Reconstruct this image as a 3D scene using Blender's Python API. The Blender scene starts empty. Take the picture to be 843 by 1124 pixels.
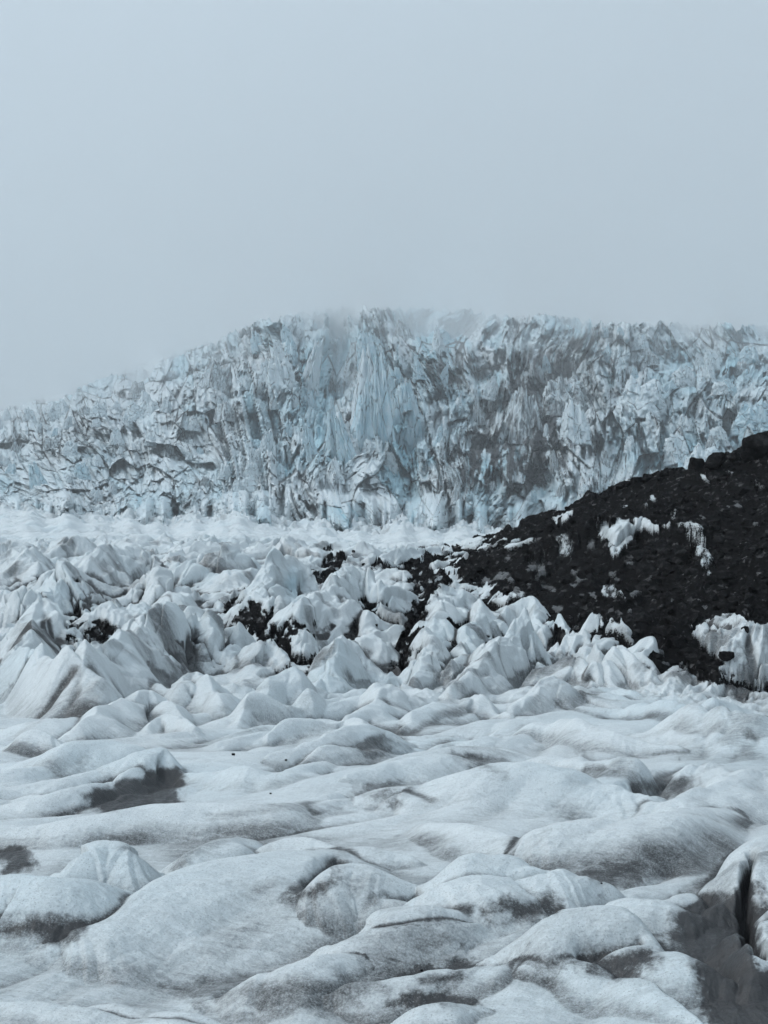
import bpy, math, random
import numpy as np

# ------------------------------------------------------------------ basics
rng = np.random.default_rng(11)
random.seed(11)
scene = bpy.context.scene
col = scene.collection
F = 1460.0            # focal length in photo pixels (photo 843 x 1124)
CX, HR = 421.5, 640.0 # principal column, horizon row
ZC = 5.0              # eye height above the near ice
f32 = np.float32

PERM = rng.permutation(256).astype(np.int32)
PERM2 = np.concatenate([PERM, PERM])
ANG = np.linspace(0, 2*np.pi, 256, endpoint=False)
GX, GY = np.cos(ANG).astype(f32), np.sin(ANG).astype(f32)

def pn(x, y, s=0):
    """gradient noise, about -1..1"""
    x = np.asarray(x, f32) + f32(s*17.31); y = np.asarray(y, f32) + f32(s*9.77)
    xi = np.floor(x); yi = np.floor(y)
    fx = x-xi; fy = y-yi
    xi = xi.astype(np.int32) & 255; yi = yi.astype(np.int32) & 255
    u = fx*fx*fx*(fx*(fx*6-15)+10); v = fy*fy*fy*(fy*(fy*6-15)+10)
    a = PERM2[xi]; b = PERM2[(xi+1) & 255]
    y1 = (yi+1) & 255
    def g(h, dx, dy): return GX[h]*dx + GY[h]*dy
    n00 = g(PERM2[a+yi], fx, fy); n10 = g(PERM2[b+yi], fx-1, fy)
    n01 = g(PERM2[a+y1], fx, fy-1); n11 = g(PERM2[b+y1], fx-1, fy-1)
    nx0 = n00+u*(n10-n00); nx1 = n01+u*(n11-n01)
    return (nx0+v*(nx1-nx0))*f32(1.5)

def fbm(x, y, o, s=0, g=.5, l=2.03):
    r = 0; a = 1.
    for i in range(o):
        r = r + a*pn(x, y, s+i*3); x = x*l; y = y*l; a *= g
    return r
def ridged(x, y, o, s=0, g=.5, l=2.1):
    r = 0; a = 1.
    for i in range(o):
        r = r + a*(1-np.abs(pn(x, y, s+i*3))*1.6); x = x*l; y = y*l; a *= g
    return r
def billow(x, y, o, s=0, g=.45, l=2.1):
    r = 0; a = 1.
    for i in range(o):
        n = pn(x, y, s+i*3)
        r = r + a*(np.sqrt(n*n+.0012)-.3); x = x*l; y = y*l; a *= g
    return r
def sstep(a, b, x):
    t = np.clip((x-a)/(b-a), 0, 1); return t*t*(3-2*t)

def worley(x, y, seed):
    xi = np.floor(x).astype(np.int32); yi = np.floor(y).astype(np.int32)
    f1 = np.full(x.shape, 9., f32); f2 = f1.copy(); ID = np.zeros(x.shape, np.int32); DX = np.zeros(x.shape, f32); DY = DX.copy()
    for j in (-1, 0, 1):
        for i in (-1, 0, 1):
            h = PERM2[(PERM2[(xi+i+seed) & 255]+yi+j) & 255]
            h2 = PERM2[(h+71) & 255]
            dx = xi+i+(h/255.).astype(f32)-x; dy = yi+j+(h2/255.).astype(f32)-y
            d = np.hypot(dx, dy).astype(f32)
            k = d < f1
            f2 = np.where(k, f1, np.minimum(f2, d)); f1 = np.where(k, d, f1)
            ID = np.where(k, PERM2[(h2+h) & 255], ID); DX = np.where(k, dx, DX); DY = np.where(k, dy, DY)
    return f1, f2, ID, DX, DY

def tag(o, label=None, cat=None, group=None, kind=None):
    if label: o['label'] = label
    if cat: o['category'] = cat
    if group: o['group'] = group
    if kind: o['kind'] = kind

# ------------------------------------------------------------------ nominal ground: height z(px, Y)
def ip(x, pts):
    a = np.array(pts, float); return np.interp(x, a[:, 0], a[:, 1])
def yc_(px): return ip(px, [(-500,150),(430,150),(520,142),(600,130),(700,118),(843,108),(1300,100)])
def r1_(px): return ip(px, [(-500,600),(0,592),(150,588),(300,590),(440,598),(500,598),(520,594),(560,580),(600,568),(625,557),(650,546),
                            (690,531),(720,523),(760,515),(790,502),(820,489),(843,486),(900,478),(1000,470),(1300,470)])
def crest_row(px): return ip(px, [(-500,480),(-100,455),(0,447),(60,436),(110,420),(170,398),(240,372),(300,352),(350,345),(400,339),(520,345),(600,351),(660,356),(760,356),(843,361),(1000,370),(1300,400)])
def crest_Y(px): return 2.6*ip(px, [(-500,6500),(100,6500),(300,6000),(400,5600),(520,4600),(600,3600),(690,3200),(780,4600),(860,5400),(1300,5600)])
def foot_row(px):
    px = np.asarray(px, float)
    return ip(px, [(-500,566),(0,566),(250,572),(420,580),(560,584),(700,580),(1300,560)])+15*pn(px/75, px*0+.37, 371)+6*pn(px/23, px*0+.61, 372)
YA, YB, YE = 60.0, 188.0, 1000.0
def zbase(px, Y):
    yc = yc_(px); z1 = ZC + yc*(HR-r1_(px))/F
    fr = foot_row(px)
    zb = ZC + YB*(HR-np.minimum(r1_(px)+2, fr+9))/F
    zb = np.where(r1_(px) < fr, ZC+YB*(HR-fr-9)/F, zb)
    t = np.clip((Y-YA)/(yc-YA), 0, 1)
    z = z1*(0.55*t + .45*t*t*(3-2*t))
    t2 = np.clip((Y-yc)/(YB-yc), 0, 1)
    dip = np.clip((600-r1_(px))/100, 0, 1)*6*np.sin(np.pi*t2)
    z = np.where(Y > yc, z1+(zb-z1)*t2-dip, z)
    t3 = np.clip((Y-YB)/(YE-YB), 0, 1.3)
    zf = ZC + YE*(HR-fr+1)/F
    return np.where(Y > YB, zb+(zf-zb)*t3, z)

_Yt = np.concatenate([np.arange(9, 60, .1), np.arange(60, 150, .25)])
def solveY(px, row):
    """distance at which the nominal ground shows at this pixel (Y < crest of the middle ground)"""
    y = _Yt[_Yt < yc_(px)]
    rows = HR-F*(zbase(np.full_like(y, px), y)-ZC)/y
    rows = np.minimum.accumulate(rows)
    return float(np.interp(-row, -rows, y))

# ------------------------------------------------------------------ hand-placed crests (photo column, row), height in px, front and back width in units of height
FG = [
 ([(-30,1092),(60,1086),(130,1088),(210,1099),(300,1112)], 12, 5, 3),
 ([(80,1086),(125,1078),(170,1079),(230,1090),(270,1102)], 14, 4, 2.5),
 ([(70,1022),(88,1003),(125,988),(165,962),(210,945),(270,938),(330,928),(380,926)], 26, 5.5, 2.2),
 ([(-40,990),(-5,962),(25,951),(60,955),(100,958),(132,972)], 36, 3, 2.2),
 ([(70,952),(90,928),(114,914),(140,925),(174,950)], 34, 2.6, 2.0),
 ([(178,948),(212,926),(248,914),(275,919)], 20, 3, 2.2),
 ([(266,938),(290,922),(330,917),(390,926),(450,940)], 14, 4, 2.5),
 ([(330,988),(355,970),(382,958),(410,966),(450,982)], 20, 4, 1.5),
 ([(392,1024),(406,1006),(432,996),(470,999),(512,1012)], 22, 3.4, 1.8),
 ([(334,1040),(360,1028),(402,1024),(470,1021),(520,1026)], 14, 4, 2.4),
 ([(235,1062),(285,1046),(330,1040),(392,1048)], 18, 4, 2.4),
 ([(366,1074),(400,1058),(440,1052),(505,1050),(560,1056)], 16, 4, 1.8),
 ([(428,1101),(450,1088),(482,1085),(524,1093)], 14, 4, 1.6),
 ([(430,985),(470,961),(502,946),(545,936),(602,947),(655,972)], 34, 4, 1.8),
 ([(460,908),(520,905),(562,915),(595,930)], 16, 4, 2.2),
 ([(552,926),(600,906),(662,896),(722,890),(784,880)], 26, 4, 2),
 ([(400,876),(480,857),(560,850),(640,850),(690,858),(702,872)], 20, 4, 2),
 ([(700,880),(740,868),(800,850),(870,838)], 16, 4, 2),
 ([(628,1012),(672,995),(722,998),(764,1012)], 18, 4, 1.8),
 ([(536,1042),(600,1016),(682,1013),(742,1040),(796,1074)], 26, 4, 1.8),
 ([(790,995),(812,955),(832,930),(860,915),(930,910)], 36, 3.2, 2.4),
 ([(828,1075),(838,1030),(862,1000),(930,990)], 30, 3.0, 2.4),
 ([(556,1056),(640,1051),(702,1070),(766,1112)], 14, 5, 2),
 ([(-30,908),(60,895),(150,884),(230,879),(300,881),(370,876)], 16, 4, 2),
 ([(210,905),(260,892),(320,884),(400,880)], 10, 4, 2),
 ([(-30,880),(50,866),(110,858),(170,846)], 12, 4, 2),
 ([(180,850),(240,846),(300,850),(360,842)], 10, 4, 2),
 ([(380,862),(440,838),(490,832),(540,840)], 12, 4, 2),
 ([(420,880),(450,868),(500,860)], 12, 4, 1.5),
 ([(560,838),(620,828),(700,838),(780,846)], 12, 4, 2),
 ([(690,1000),(740,985),(790,968)], 16, 3, 2),
 ([(560,800),(620,790),(680,800),(740,815)], 12, 4, 1.8),
 ([(-20,842),(60,826),(130,822),(160,832)], 14, 4, 1.8),
 ([(120,852),(150,836),(180,832),(200,850)], 14, 3.5, 1.6),
 ([(300,836),(350,815),(400,800),(440,806)], 14, 4, 1.8),
 ([(0,812),(50,806),(75,818)], 12, 3.4, 1.8),
 ([(700,800),(760,788),(830,796),(880,800)], 12, 4, 1.8),
 ([(640,780),(700,768),(760,774),(830,778)], 12, 4, 1.8),
]
MID = [
 ([(58,660),(78,622),(105,604),(146,597),(160,618)], 46, 1.3, 1.6),
 ([(150,650),(166,626),(184,640),(202,646)], 30, 1.3, 1.3),
 ([(172,628),(215,618),(250,618),(285,632)], 26, 2.2, 1.8),
 ([(-40,620),(-5,602),(35,606),(62,640)], 30, 2.2, 1.8),
 ([(-40,660),(-5,640),(18,648),(35,672)], 34, 1.6, 1.6),
 ([(18,718),(38,680),(47,658),(70,674),(94,690)], 54, 1.0, 1.0),
 ([(-10,740),(28,702),(50,680),(62,706)], 40, 1.0, 1.0),
 ([(-40,735),(25,716),(85,721),(128,694),(156,679),(188,665),(216,665),(246,686),(266,700)], 84, .85, .9),
 ([(-30,800),(30,793),(80,790),(130,772)], 18, 2.4, 1.8),
 ([(100,680),(118,664),(146,660),(160,672)], 26, 1.6, 1.4),
 ([(160,757),(190,745),(216,733),(236,746),(247,772)], 42, 1.3, 1.1),
 ([(232,722),(262,704),(290,703),(312,730)], 42, 1.2, 1.1),
 ([(258,664),(284,637),(310,614),(334,619),(347,652)], 56, 1.2, 1.1),
 ([(326,706),(346,655),(368,629),(400,622),(424,636),(442,652)], 74, 1.0, 1.1),
 ([(390,700),(408,678),(426,665),(454,664)], 36, 1.3, 1.2),
 ([(335,760),(365,725),(400,700),(430,712)], 36, 1.4, 1.2),
 ([(452,742),(472,690),(484,655),(498,642),(512,652)], 46, 1.1, .8),
 ([(498,742),(515,690),(530,668),(545,672)], 34, 1.0, .8),
 ([(544,690),(562,660),(582,655),(600,690)], 34, 1.0, .8),
 ([(500,752),(532,712),(562,690),(584,692),(590,716)], 46, 1.1, 1.0),
 ([(590,690),(612,665),(630,690)], 26, .9, .8),
 ([(640,690),(655,668),(668,664),(690,690)], 30, 1.0, .9),
 ([(646,738),(664,718),(680,706),(702,716),(722,736)], 34, 1.1, .9),
 ([(640,714),(654,705),(668,716)], 20, 1.0, .9),
 ([(552,742),(590,724),(630,722),(650,742)], 24, 1.6, 1.3),
 ([(758,704),(776,686),(800,680),(826,690)], 36, 1.1, 1.2),
 ([(790,740),(808,700),(843,690),(900,694)], 52, .9, 1.2),
 ([(770,735),(785,712),(800,716)], 20, 1.0, 1.0),
 ([(816,758),(832,752),(850,757)], 10, 1.2, 1.2),
 ([(60,805),(95,785),(132,765),(166,760),(204,786)], 32, 1.5, 1.3),
 ([(160,800),(178,783),(198,787),(215,803)], 20, 1.4, 1.3),
 ([(258,784),(284,762),(314,750),(334,757),(342,776)], 28, 1.5, 1.2),
 ([(382,786),(400,764),(430,752),(458,766)], 28, 1.4, 1.1),
 ([(296,806),(342,786),(388,784),(408,802)], 20, 2, 1.3),
 ([(440,790),(480,768),(520,764),(560,780)], 18, 2, 1.4),
 ([(560,775),(610,752),(660,745),(720,760)], 20, 2, 1.5),
 ([(480,640),(500,628),(520,630)], 14, 1.2, 1.2),
 ([(-40,604),(0,596),(60,593),(120,600)], 16, 1.8, 1.6),
 ([(150,604),(230,597),(300,599),(360,607)], 12, 2, 1.6),
 ([(380,618),(430,606),(500,602)], 12, 2, 1.6),
 ([(210,622),(250,612),(290,616)], 18, 1.3, 1.2),
 ([(500,618),(512,608),(530,612)], 12, 1.2, 1.2),
]
def ridge_line(pts, apx):
    w = []
    n = len(pts)
    for i, (px, py) in enumerate(pts):
        t = i/(n-1)
        a = apx*(0.35+.65*math.sin(math.pi*t)**.6)
        y = solveY(px, py+a)
        w.append(((px-CX)/F*y, y, a*y/F))
    P = np.array(w); Pe = np.vstack([2*P[0]-P[1], P, 2*P[-1]-P[-2]])
    out = []
    for i in range(1, len(Pe)-2):
        for t in np.linspace(0, 1, 5, endpoint=False):
            p0, p1, p2, p3 = Pe[i-1:i+3]
            out.append(.5*((2*p1)+(-p0+p2)*t+(2*p0-5*p1+4*p2-p3)*t*t+(-p0+3*p1-3*p2+p3)*t**3))
    out.append(P[-1]); P = np.array(out); P[:, 2] = np.maximum(P[:, 2], .02)
    return P
RIDGES = [(ridge_line(p, a*1.7), kf*.62, kb*.62, .12, .05) for p, a, kf, kb in FG]+[(ridge_line(p, a*.92), kf*1.08, kb*1.05, .56, .07) for p, a, kf, kb in MID]
def add_ridge(dH, CRE, FOOT, Xg, Yg, P, kf, kb, sharp, soft):
    A = P[:, 2].max(); R = A*max(kf, kb)*1.15
    m = np.nonzero((Yg > P[:, 1].min()-R) & (Yg < P[:, 1].max()+R) & (Xg > P[:, 0].min()-R) & (Xg < P[:, 0].max()+R))
    if len(m[0]) == 0: return
    xs = Xg[m]; ys = Yg[m]
    wx = xs + pn(xs/(A*1.5), ys/(A*1.5), 5)*A*.26 + pn(xs/(A*.45), ys/(A*.45), 8)*A*.03
    wy = ys + pn(xs/(A*1.5), ys/(A*1.5), 6)*A*.26 + pn(xs/(A*.45), ys/(A*.45), 9)*A*.03
    best = np.full(xs.shape, 1e9); side = np.zeros_like(best); amp = np.zeros_like(best)
    for i in range(len(P)-1):
        ax, ay, aa = P[i]; bx, by, ba = P[i+1]
        dx, dy = bx-ax, by-ay; L2 = dx*dx+dy*dy+1e-9
        t = np.clip(((wx-ax)*dx+(wy-ay)*dy)/L2, 0, 1)
        ex = wx-(ax+t*dx); ey = wy-(ay+t*dy)
        d = np.hypot(ex, ey); k = d < best
        best = np.where(k, d, best)
        side = np.where(k, dx*ey-dy*ex, side)   # <0 : camera side
        amp = np.where(k, aa+t*(ba-aa), amp)
    k = np.where(side < 0, kf, kb)
    q = np.clip(best/(np.maximum(amp, .3*A)*k), 0, 1)
    pr = (1-q*q)**2*(1-sharp)+(1-q)**1.15*sharp
    h = amp*pr
    cur = dH[m]
    kk = soft*A
    hh = np.clip(.5+.5*(h-cur)/kk, 0, 1)
    dH[m] = cur+(h-cur)*hh+kk*hh*(1-hh)*np.minimum(1, pr*4)
    cre = np.exp(-((h-cur)/(.15*A))**2)*sstep(.06, .25, np.minimum(h, cur)/A)
    old = CRE[m]*np.where(h-cur > .25*A, .15, 1)      # an older seam buried under a new lobe
    CRE[m] = np.maximum(old, cre)
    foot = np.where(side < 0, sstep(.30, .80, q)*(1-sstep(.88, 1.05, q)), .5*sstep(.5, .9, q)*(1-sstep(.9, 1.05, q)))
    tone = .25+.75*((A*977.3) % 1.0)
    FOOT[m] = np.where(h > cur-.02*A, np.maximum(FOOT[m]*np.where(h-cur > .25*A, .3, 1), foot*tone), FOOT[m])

def wpt(px, py):
    y = solveY(px, py); return ((px-CX)/F*y, y)
CREV = [([wpt(826, 985), wpt(817, 1020)], .065, .5), ([wpt(817, 1020), wpt(822, 1052)], .065, .55), ([wpt(822, 1052), wpt(836, 1085)], .08, .5),
        ([wpt(690, 1012), wpt(742, 996)], .10, .28), ([wpt(742, 996), wpt(792, 972)], .12, .32), ([wpt(552, 1003), wpt(604, 998)], .10, .2),
        ([wpt(640, 1069), wpt(700, 1066)], .10, .2), ([wpt(340, 990), wpt(372, 962)], .12, .2), ([wpt(690, 880), wpt(705, 866)], .25, .5), ([wpt(705, 866), wpt(740, 853)], .25, .4)]
def relief(PX, Yg):
    Xg = (PX-CX)/F*Yg
    X = Xg.astype(f32); Y = Yg.astype(f32)
    Z0 = zbase(PX, Yg)
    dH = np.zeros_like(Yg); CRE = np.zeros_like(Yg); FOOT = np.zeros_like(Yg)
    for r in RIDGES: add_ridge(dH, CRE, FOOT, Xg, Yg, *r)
    H = Z0+dH
    ycg = yc_(PX)
    w_mid = sstep(48, 70, Yg)*(1-sstep(0, 24, Yg-ycg+16))
    moreg = sstep(470, 580, PX)*sstep(66, 84, Yg)
    near = 1-sstep(60, 75, Yg)
    # the narrow crevasse at the lower right
    for pts, wd, dp in CREV:
        for i in range(len(pts)-1):
            (ax, ay), (bx, by) = pts[i], pts[i+1]
            m = np.nonzero((Xg > min(ax, bx)-3*wd) & (Xg < max(ax, bx)+3*wd) & (Yg > min(ay, by)-3*wd) & (Yg < max(ay, by)+3*wd))
            xs = Xg[m]+.05*pn(Xg[m]*3, Yg[m]*1.5, 12)+.025*pn(Xg[m]*11, Yg[m]*5, 13); ys = Yg[m]
            dx, dy = bx-ax, by-ay
            t = np.clip(((xs-ax)*dx+(ys-ay)*dy)/(dx*dx+dy*dy), 0, 1)
            d = np.hypot(xs-ax-t*dx, ys-ay-t*dy)
            H[m] -= dp*np.exp(-(d/wd)**2)*(1 if len(pts) < 3 else .8)
    # near ice: rounded melt lobes with creases
    wx = X + 1.0*pn(X/5.2, Y/5.2, 21) + .22*pn(X/1.6, Y/1.6, 22)
    wy = Y + 1.3*pn(X/5.2, Y/5.2, 23) + .22*pn(X/1.6, Y/1.6, 24)
    rx, ry = wx*.66+wy*.75, -wx*.75+wy*.66
    b1 = billow(rx/8.0, ry/2.3, 2, 31, .25)
    gl = sstep(-.3, .5, pn(X/7, Y/7, 35))
    H += near*(.80*b1*(.45+.8*gl) + .055*billow(rx/1.5, ry/.6, 2, 41)*(.3+gl) + .26*pn(X/11, Y/9, 44))*sstep(9, 18, Yg)*(.75+.6*sstep(25, 50, Yg))
    H += near*.006*fbm(rx/.30, ry/.10, 3, 47)
    # middle ground: sharper, faceted, fluted down the slope
    mx = X + 1.6*pn(X/7, Y/7, 51) + .4*pn(X/2, Y/2, 52)
    my = Y + 1.6*pn(X/7, Y/7, 53) + .4*pn(X/2, Y/2, 54)
    b2 = billow(mx/5.5, my/7.0, 3, 55, .5)
    rd = ridged(mx/4.6, my/4.6, 3, 61)-1.2
    H += w_mid*(.85*b2 + .24*rd)*(1-.5*moreg)
    ux, uy = mx*.55+my*.83, -mx*.83+my*.55
    H += w_mid*.95*(ridged(ux/13, uy/4.2, 4, 63, .5)-1.15)*(1-.6*moreg)
    H += w_mid*.09*billow(mx/.9, my/1.3, 2, 66)
    H += w_mid*.13*(ridged(mx/1.9, my/2.4, 3, 68)-1.1)
    # fractured facets
    gm = w_mid > .02
    for sc, am, sd_ in ((3.4, .44, 31), (1.35, .17, 47)):
        q1, q2, qi, qx, qy = worley(mx[gm]/sc, my[gm]/(sc*1.5), sd_)
        fac = ((qi % 17)/8.-1)*.45+((qi % 13)/6.-1)*qx*1.6+((qi % 7)/3.-1)*qy*1.2
        H[gm] += w_mid[gm]*am*(fac-.9*sstep(.07, 0, q2-q1))*sstep(-.35, .25, pn(X[gm]/6, Y[gm]/8, 69))
    # smooth bench behind the middle ground, breaking up towards the icefall
    w_ben = (1-w_mid)*(1-near)
    brk = sstep(150, 620, Yg)
    H += w_ben*(.85*billow(X/5+.3*pn(X/4, Y/6, 70), Y/8, 3, 71)+.5*pn(X/9, Y/12, 74))*(1-.6*brk)
    fx, fy = X+2*pn(X/6, Y/12, 75), Y+5*pn(X/6, Y/12, 76)
    H += w_ben*brk*1.5*(ridged(fx/8, fy/26, 3, 77)-1.15)
    lw = np.log(Yg)*9
    toe = sstep(205, 430, Yg)*Yg/F
    H += toe*(11*pn(PX/48, lw*.7, 78)+9*(ridged(PX/24+.4*pn(PX/20, lw, 79), lw*1.1, 3, 80)-1.15))
    return H, Z0, rx, ry, near, CRE, FOOT

# ------------------------------------------------------------------ grid: fine where the ground faces the eye
pxs = np.concatenate([np.linspace(-420, -70, 70, endpoint=False), np.linspace(-70, 913, 930, endpoint=False), np.linspace(913, 1263, 70)])
NC = len(pxs); NR = 1750
Y1 = np.concatenate([[3, 5, 7, 9, 11], F*ZC/(np.arange(1200, 763, -1.5)-HR), np.linspace(60, YB, 420)[:-1], np.exp(np.linspace(np.log(YB), np.log(1150), 170))])
cs = np.arange(0, NC, 4)
P1, G1 = np.meshgrid(pxs[cs], Y1)
H1 = relief(P1, G1)[0]
R1 = HR-F*(H1-ZC)/G1
d1 = np.diff(R1, axis=0)
den = np.where(d1 < 0, -d1, .35*d1)+np.diff(G1, axis=0)/G1[:-1]*70+.05
def boxc(a, r, ax):
    a = np.moveaxis(a, ax, 0)
    c = np.cumsum(np.concatenate([np.repeat(a[:1], r+1, 0), a, np.repeat(a[-1:], r, 0)]), 0)
    return np.moveaxis((c[2*r+1:]-c[:-2*r-1])/(2*r+1), 0, ax)
den = np.minimum(den, 14)
den = boxc(boxc(boxc(den, 3, 1), 3, 1), 2, 0)
cum = np.concatenate([np.zeros((1, den.shape[1])), np.cumsum(den, 0)]); cum /= cum[-1]
u = np.linspace(0, 1, NR)
Yc4 = np.stack([np.interp(u, cum[:, j], Y1) for j in range(len(cs))], 1)
PX, _ = np.meshgrid(pxs, u)
ci = np.clip(np.searchsorted(cs, np.arange(NC), side='right')-1, 0, len(cs)-2)
ft = (np.arange(NC)-cs[ci])/(cs[ci+1]-cs[ci])
Yg = Yc4[:, ci]*(1-np.minimum(ft, 1))+Yc4[:, ci+1]*np.minimum(ft, 1)
Xg = (PX-CX)/F*Yg
X = Xg.astype(f32); Y = Yg.astype(f32)
H, Z0, rx, ry, near, CRE, FOOT = relief(PX, Yg)
print('grid', NR, NC)

# ------------------------------------------------------------------ what lies where: regions traced on the photo and thrown on to the ground
def blur(a, r):
    c = np.cumsum(np.pad(a, ((r+1, r), (0, 0)), mode='edge'), 0); a = (c[2*r+1:]-c[:-2*r-1])/(2*r+1)
    c = np.cumsum(np.pad(a, ((0, 0), (r+1, r)), mode='edge'), 1); return (c[:, 2*r+1:]-c[:, :-2*r-1])/(2*r+1)
rel = H-Z0
hol = (blur(rel, 10)-rel)/(Yg/F*3.0+.01)
hol2 = (blur(rel, 34)-rel)/(Yg/F*9+.04)
lowf = np.clip(hol2, -1.2, 1.2)+.4*np.clip(hol, -1, 1)
ROW = HR-F*(H-ZC)/Yg
def poly_sd(poly, warp, wscale, rough=0):
    """signed distance in px to a polygon, >0 inside, over the whole grid (only near its box)"""
    P = np.array(poly, float)
    out = np.full(PX.shape, -99., f32)
    m = (PX > P[:, 0].min()-60) & (PX < P[:, 0].max()+60) & (ROW > P[:, 1].min()-50) & (ROW < P[:, 1].max()+50) & (Yg < 178)
    px, py = PX[m], ROW[m]
    px = px + warp*(pn(px/wscale, py/wscale, 111)+.6*pn(px/wscale*2.7, py/wscale*2.7, 112)+.4*pn(px/wscale*7, py/wscale*7, 114))
    py = py + warp*.8*(pn(px/wscale, py/wscale, 113)+.6*pn(px/wscale*2.7, py/wscale*2.7, 115))
    d = np.full(px.shape, 1e9); ins = np.zeros(px.shape, bool)
    for i in range(len(P)):
        ax, ay = P[i]; bx, by = P[(i+1) % len(P)]
        dx, dy = bx-ax, by-ay
        t = np.clip(((px-ax)*dx+(py-ay)*dy)/(dx*dx+dy*dy+1e-9), 0, 1)
        d = np.minimum(d, np.hypot(px-ax-t*dx, py-ay-t*dy))
        c = ((ay > py) != (by > py)) & (px < (bx-ax)*(py-ay)/(by-ay+1e-12)+ax)
        ins ^= c
    out[m] = np.where(ins, d, -d)+rough*fbm(PX[m]/9, ROW[m]/8, 4, 116)
    return out
MOR = [(474,603),(500,598),(520,594),(545,585),(560,580),(600,566),(625,553),(650,542),(690,526),(720,515),(760,500),(790,490),(820,478),(1300,440),
       (1300,790),(900,764),(843,758),(800,752),(760,737),(738,717),(718,713),(700,702),(672,700),(640,690),(610,682),(590,672),(570,668),(545,660),(520,650),(502,638),(492,624),(480,616)]
PITS = [
 ('debris_hollow', 'dark gravel filling the hollow beside the pale blue tinted wedge of ice', [(255,658),(270,655),(300,660),(306,684),(325,665),(340,672),(336,700),(326,712),(338,724),(316,734),(300,716),(270,700),(258,680)]),
 ('debris_patch', 'small black gravel cap on the notch between two pale ice wedges', [(342,625),(360,614),(381,615),(378,625),(358,631),(350,652),(344,641)]),
 ('debris_tongue', 'long black tongue of gravel running down the gully between white ice fins', [(404,622),(420,617),(440,623),(455,607),(472,609),(486,628),(493,640),(481,660),(471,680),(463,710),(450,724),(439,716),(449,695),(459,665),(446,650),(450,636),(430,630)]),
 ('debris_hollow', 'black grit filling the pit below the pale peaked ice hump', [(70,691),(85,680),(105,680),(128,690),(111,706),(99,717),(88,700)]),
 ('debris_patch', 'thin black streak of grit in the cleft under a white dome', [(46,646),(60,635),(79,627),(79,637),(60,649)]),
]
OUT = [
 ('ice_outcrop', 'white wing shaped ice outcrop breaking through the black moraine near its crest', [(653,583),(670,578),(691,571),(694,576),(702,569),(734,578),(716,583),(700,583),(696,592),(686,598),(676,608),(668,600)]),
 ('ice_outcrop', 'small white sliver of ice on the upper edge of the moraine', [(608,572),(622,562),(627,565),(618,573)]),
 ('ice_outcrop', 'small pale bare ice lens in the lower middle of the moraine', [(658,646),(676,644),(688,658),(672,660)]),
 ('ice_outcrop', 'streaky grey ice rib running down the face of the moraine', [(729,559),(746,574),(770,580),(775,592),(784,625),(779,643),(768,612),(755,592)]),
 ('ice_outcrop', 'large rounded white ice mound at the foot of the moraine', [(762,690),(780,682),(800,677),(822,687),(843,687),(930,692),(930,752),(815,752),(794,742),(789,722),(777,717),(765,704)]),
 ('ice_outcrop', 'grey smear of bare ice high in the middle of the moraine slope', [(607,592),(620,588),(630,600),(626,616),(612,606)]),
]
sd_m = poly_sd(MOR, 9, 34, 3)
sd_m = sd_m+20*lowf*np.exp(-(sd_m/40)**2)*(ROW > 590)*(PX < 745)
thin = fbm(PX/20, ROW/13, 4, 119)
deb = sstep(-9, 5, sd_m)*(1-.80*sstep(.22, .95, thin+.55*np.exp(-((PX-560)/80)**2-((ROW-655)/45)**2)))
fringe = np.where(sd_m > 0, .74, np.exp(-np.clip(-sd_m, 0, 99)/26)*sstep(-.55, .55, lowf+.5*fbm(PX/8, ROW/8, 3, 159)))*(sd_m > -90)*sstep(585, 600, ROW+np.clip(PX-620, 0, 400)*.4)
rib = np.ones_like(deb)
lift = np.zeros(PX.shape); out_id = np.zeros(PX.shape, np.int8); pit_id = np.zeros(PX.shape, np.int8)
for i, (n, l, p) in enumerate(OUT):
    sd = poly_sd(p, 4.5, 13, 4)
    deb = np.minimum(deb, 1-sstep(-4, 2.5, sd)*(.55+.25*sstep(-.2, .4, fbm(PX/6, ROW/5, 3, 120)) if i in (2, 3, 5) else 1))
    out_id[(sd > 0) & (sd_m > -60)] = i+1
    lift = np.maximum(lift, .45*sstep(-5, 9, sd)*(sd_m > -60))
for i, (n, l, p) in enumerate(PITS):
    sd = poly_sd(p, 8, 20, 4)+9*lowf
    deb = np.maximum(deb, sstep(-9, 4, sd)*(1-.75*sstep(-.05, .6, fbm(PX/8, ROW/6.5, 4, 118))))
    fringe = np.maximum(fringe, np.where(sd > 0, .85, .8*np.exp(-np.clip(-sd, 0, 99)/9))*(sd > -90))
    pit_id[sd > 0] = i+1
gul = sstep(.28, .9, lowf+.35*fbm(PX/9, ROW/9, 3, 117))*np.exp(-((PX-505)/150)**2-((ROW-665)/48)**2)*(Yg < 150)*(Yg > 58)
deb = np.maximum(deb, gul*(out_id == 0))
gul2 = sstep(.18, .85, lowf+.35*fbm(PX/9, ROW/9, 3, 117))*np.exp(-((ROW-680)/85)**2)*(Yg < 150)*(Yg > 52)
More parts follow.
